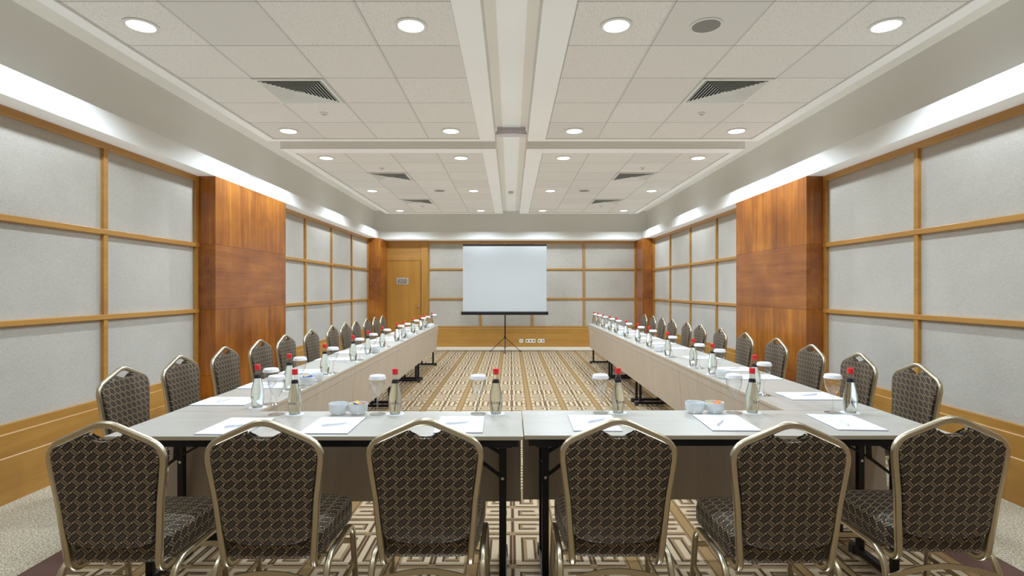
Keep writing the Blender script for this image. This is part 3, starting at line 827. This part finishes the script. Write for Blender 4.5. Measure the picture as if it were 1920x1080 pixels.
cn = {'o': ('orange', 'orange_s'), 'y': ('yellow', 'yellow_s'), 'b': ('blue', 'blue_s')}
random.seed(5)
for i, (p, lab, s_) in enumerate(bowls):
    put('bowl', make_bowl, lab, (p[0], p[1], TZ))
    if s_:
        cnt = {}
        for j, ch_ in enumerate(s_):
            a = 2*PI*j/len(s_) + .4; c, mk = cn[ch_]
            b = MB(); b.prism([(-.020, 0), (-.016, .0030), (.016, .0030), (.020, 0), (.016, -.0030), (-.016, -.0030)], -.011, .011)
            o = b.build('sugar_sachet', M[mk])
            o.location = (p[0] + .020*math.cos(a), p[1] + .020*math.sin(a), TZ + .052); o.rotation_euler = (random.uniform(-.9, -.4), random.uniform(-.4, .4), a + PI/2)
            tag(o, '%s sugar sachet in the %s' % (c, {1: 'bowl on the left of the front table', 3: 'bowl on the front right table', 4: 'first sachet bowl on the left arm', 6: 'bowl beside the fifth left bottle'}[i]), 'sachet', 'blue sachets in the left arm bowl' if (i == 4 and ch_ == 'b') else None)

# ------------------------------------------------------------------ projector screen on its tripod
Y0 = 12.25
t = thing('projection_screen', 'white roll up projector screen on a black tripod before the back wall', 'projector screen', (-.133, 12.30, 0))
sx0, sx1 = -1.083 + .133, .803 + .133
b = MB(); b.box(sx0, sx1, Y0-12.30-.003, Y0-12.30, .905, 2.40); b.build('screen_fabric', M['screen'], t)
b = MB(); b.box(sx0-.004, sx1+.004, -.058, -.042, 2.395, 2.428, .004); b.build('top_bar', M['black_metal'], t)
b = MB(); b.box(sx0-.03, sx1+.035, -.085, -.02, .835, .912, .02); cs = b.build('roller_case', M['black_metal'], t)
for xx in (sx0-.038, sx1+.028): 
    c = MB(); c.box(xx, xx+.012, -.088, -.017, .830, .916, .006); c.build('end_cap', M['rubber'], cs)
b = MB(); b.tube([(0, 0, .07), (0, 0, 1.2)], .014, 12); b.build('pole', M['black_metal'], t, True)
b = MB(); b.tube([(0, 0, 1.2), (0, 0, 2.44)], .010, 12); b.build('extension_pole', M['black_metal'], t, True)
b = MB(); b.tube([(0, 0, 2.43), (0, -.05, 2.45), (0, -.055, 2.42)], .006, 8); b.build('hanging_hook', M['chrome'], t, True)
b = MB(); b.cyl((0, 0), .024, .30, .35, 16); b.build('leg_collar', M['rubber'], t, True)
for (fx, fy) in ((-.33, .0), (.345, .0), (0, -.36)):
    b = MB(); b.bar((0, 0, .325), (fx, fy, .012), .022, .012); lg = b.build('leg', M['black_metal'], t)
    c = MB(); c.box(fx-.014, fx+.014, fy-.014, fy+.014, 0, .022, .004); c.build('rubber_foot', M['rubber'], lg)
    b = MB(); b.bar((0, 0, .09), (fx*.45, fy*.45, .186), .012, .006); b.build('leg_strut', M['black_metal'], t)

# sockets in the skirting
yk = YB - .062
def socket(x0, x1, label, holes, nm):
    t = thing(nm, label, 'wall socket', ((x0+x1)/2, yk, .148), group='white socket plates in the back skirting')
    w = (x1-x0)/2; b = MB(); b.box(-w, w, -.009, 0, -.045, .045, .003); b.build('socket_plate', M['socket'], t)
    for k in range(holes):
        cx = -w + 2*w*(k+.5)/holes; c = MB()
        if nm == 'power_socket': 
            c.lathe([(.0001, 0), (.019, 0), (.019, -.001)], 20); c.bm.transform(Matrix.Translation((cx, -.0095, 0)) @ Matrix.Rotation(PI/2, 4, 'X'))
        else: c.box(cx-.017, cx+.017, -.0105, -.0088, -.012, .012)
        c.build('socket_opening', M['hole'] if nm != 'light_switch' else M['plate_dark'], t)
socket(.205, .300, 'small square white outlet plate, left of the three in the skirting', 1, 'light_switch')
socket(.360, .605, 'wide white triple power socket in the skirting below the screen', 3, 'power_socket')
socket(.660, .825, 'white double data outlet plate, right of the three in the skirting', 2, 'data_outlet')

# ------------------------------------------------------------------ world / view
w = bpy.data.worlds.new('world'); sc.world = w; w.use_nodes = True
w.node_tree.nodes['Background'].inputs[0].default_value = (.9, .93, 1, 1); w.node_tree.nodes['Background'].inputs[1].default_value = .3
sc.view_settings.view_transform = 'Standard'; sc.view_settings.look = 'None'; sc.view_settings.exposure = 0.22
sc.cycles.max_bounces = 14; sc.cycles.diffuse_bounces = 6; sc.cycles.transparent_max_bounces = 24; sc.cycles.transmission_bounces = 10
sc.cycles.sample_clamp_indirect = 4; sc.cycles.caustics_reflective = False
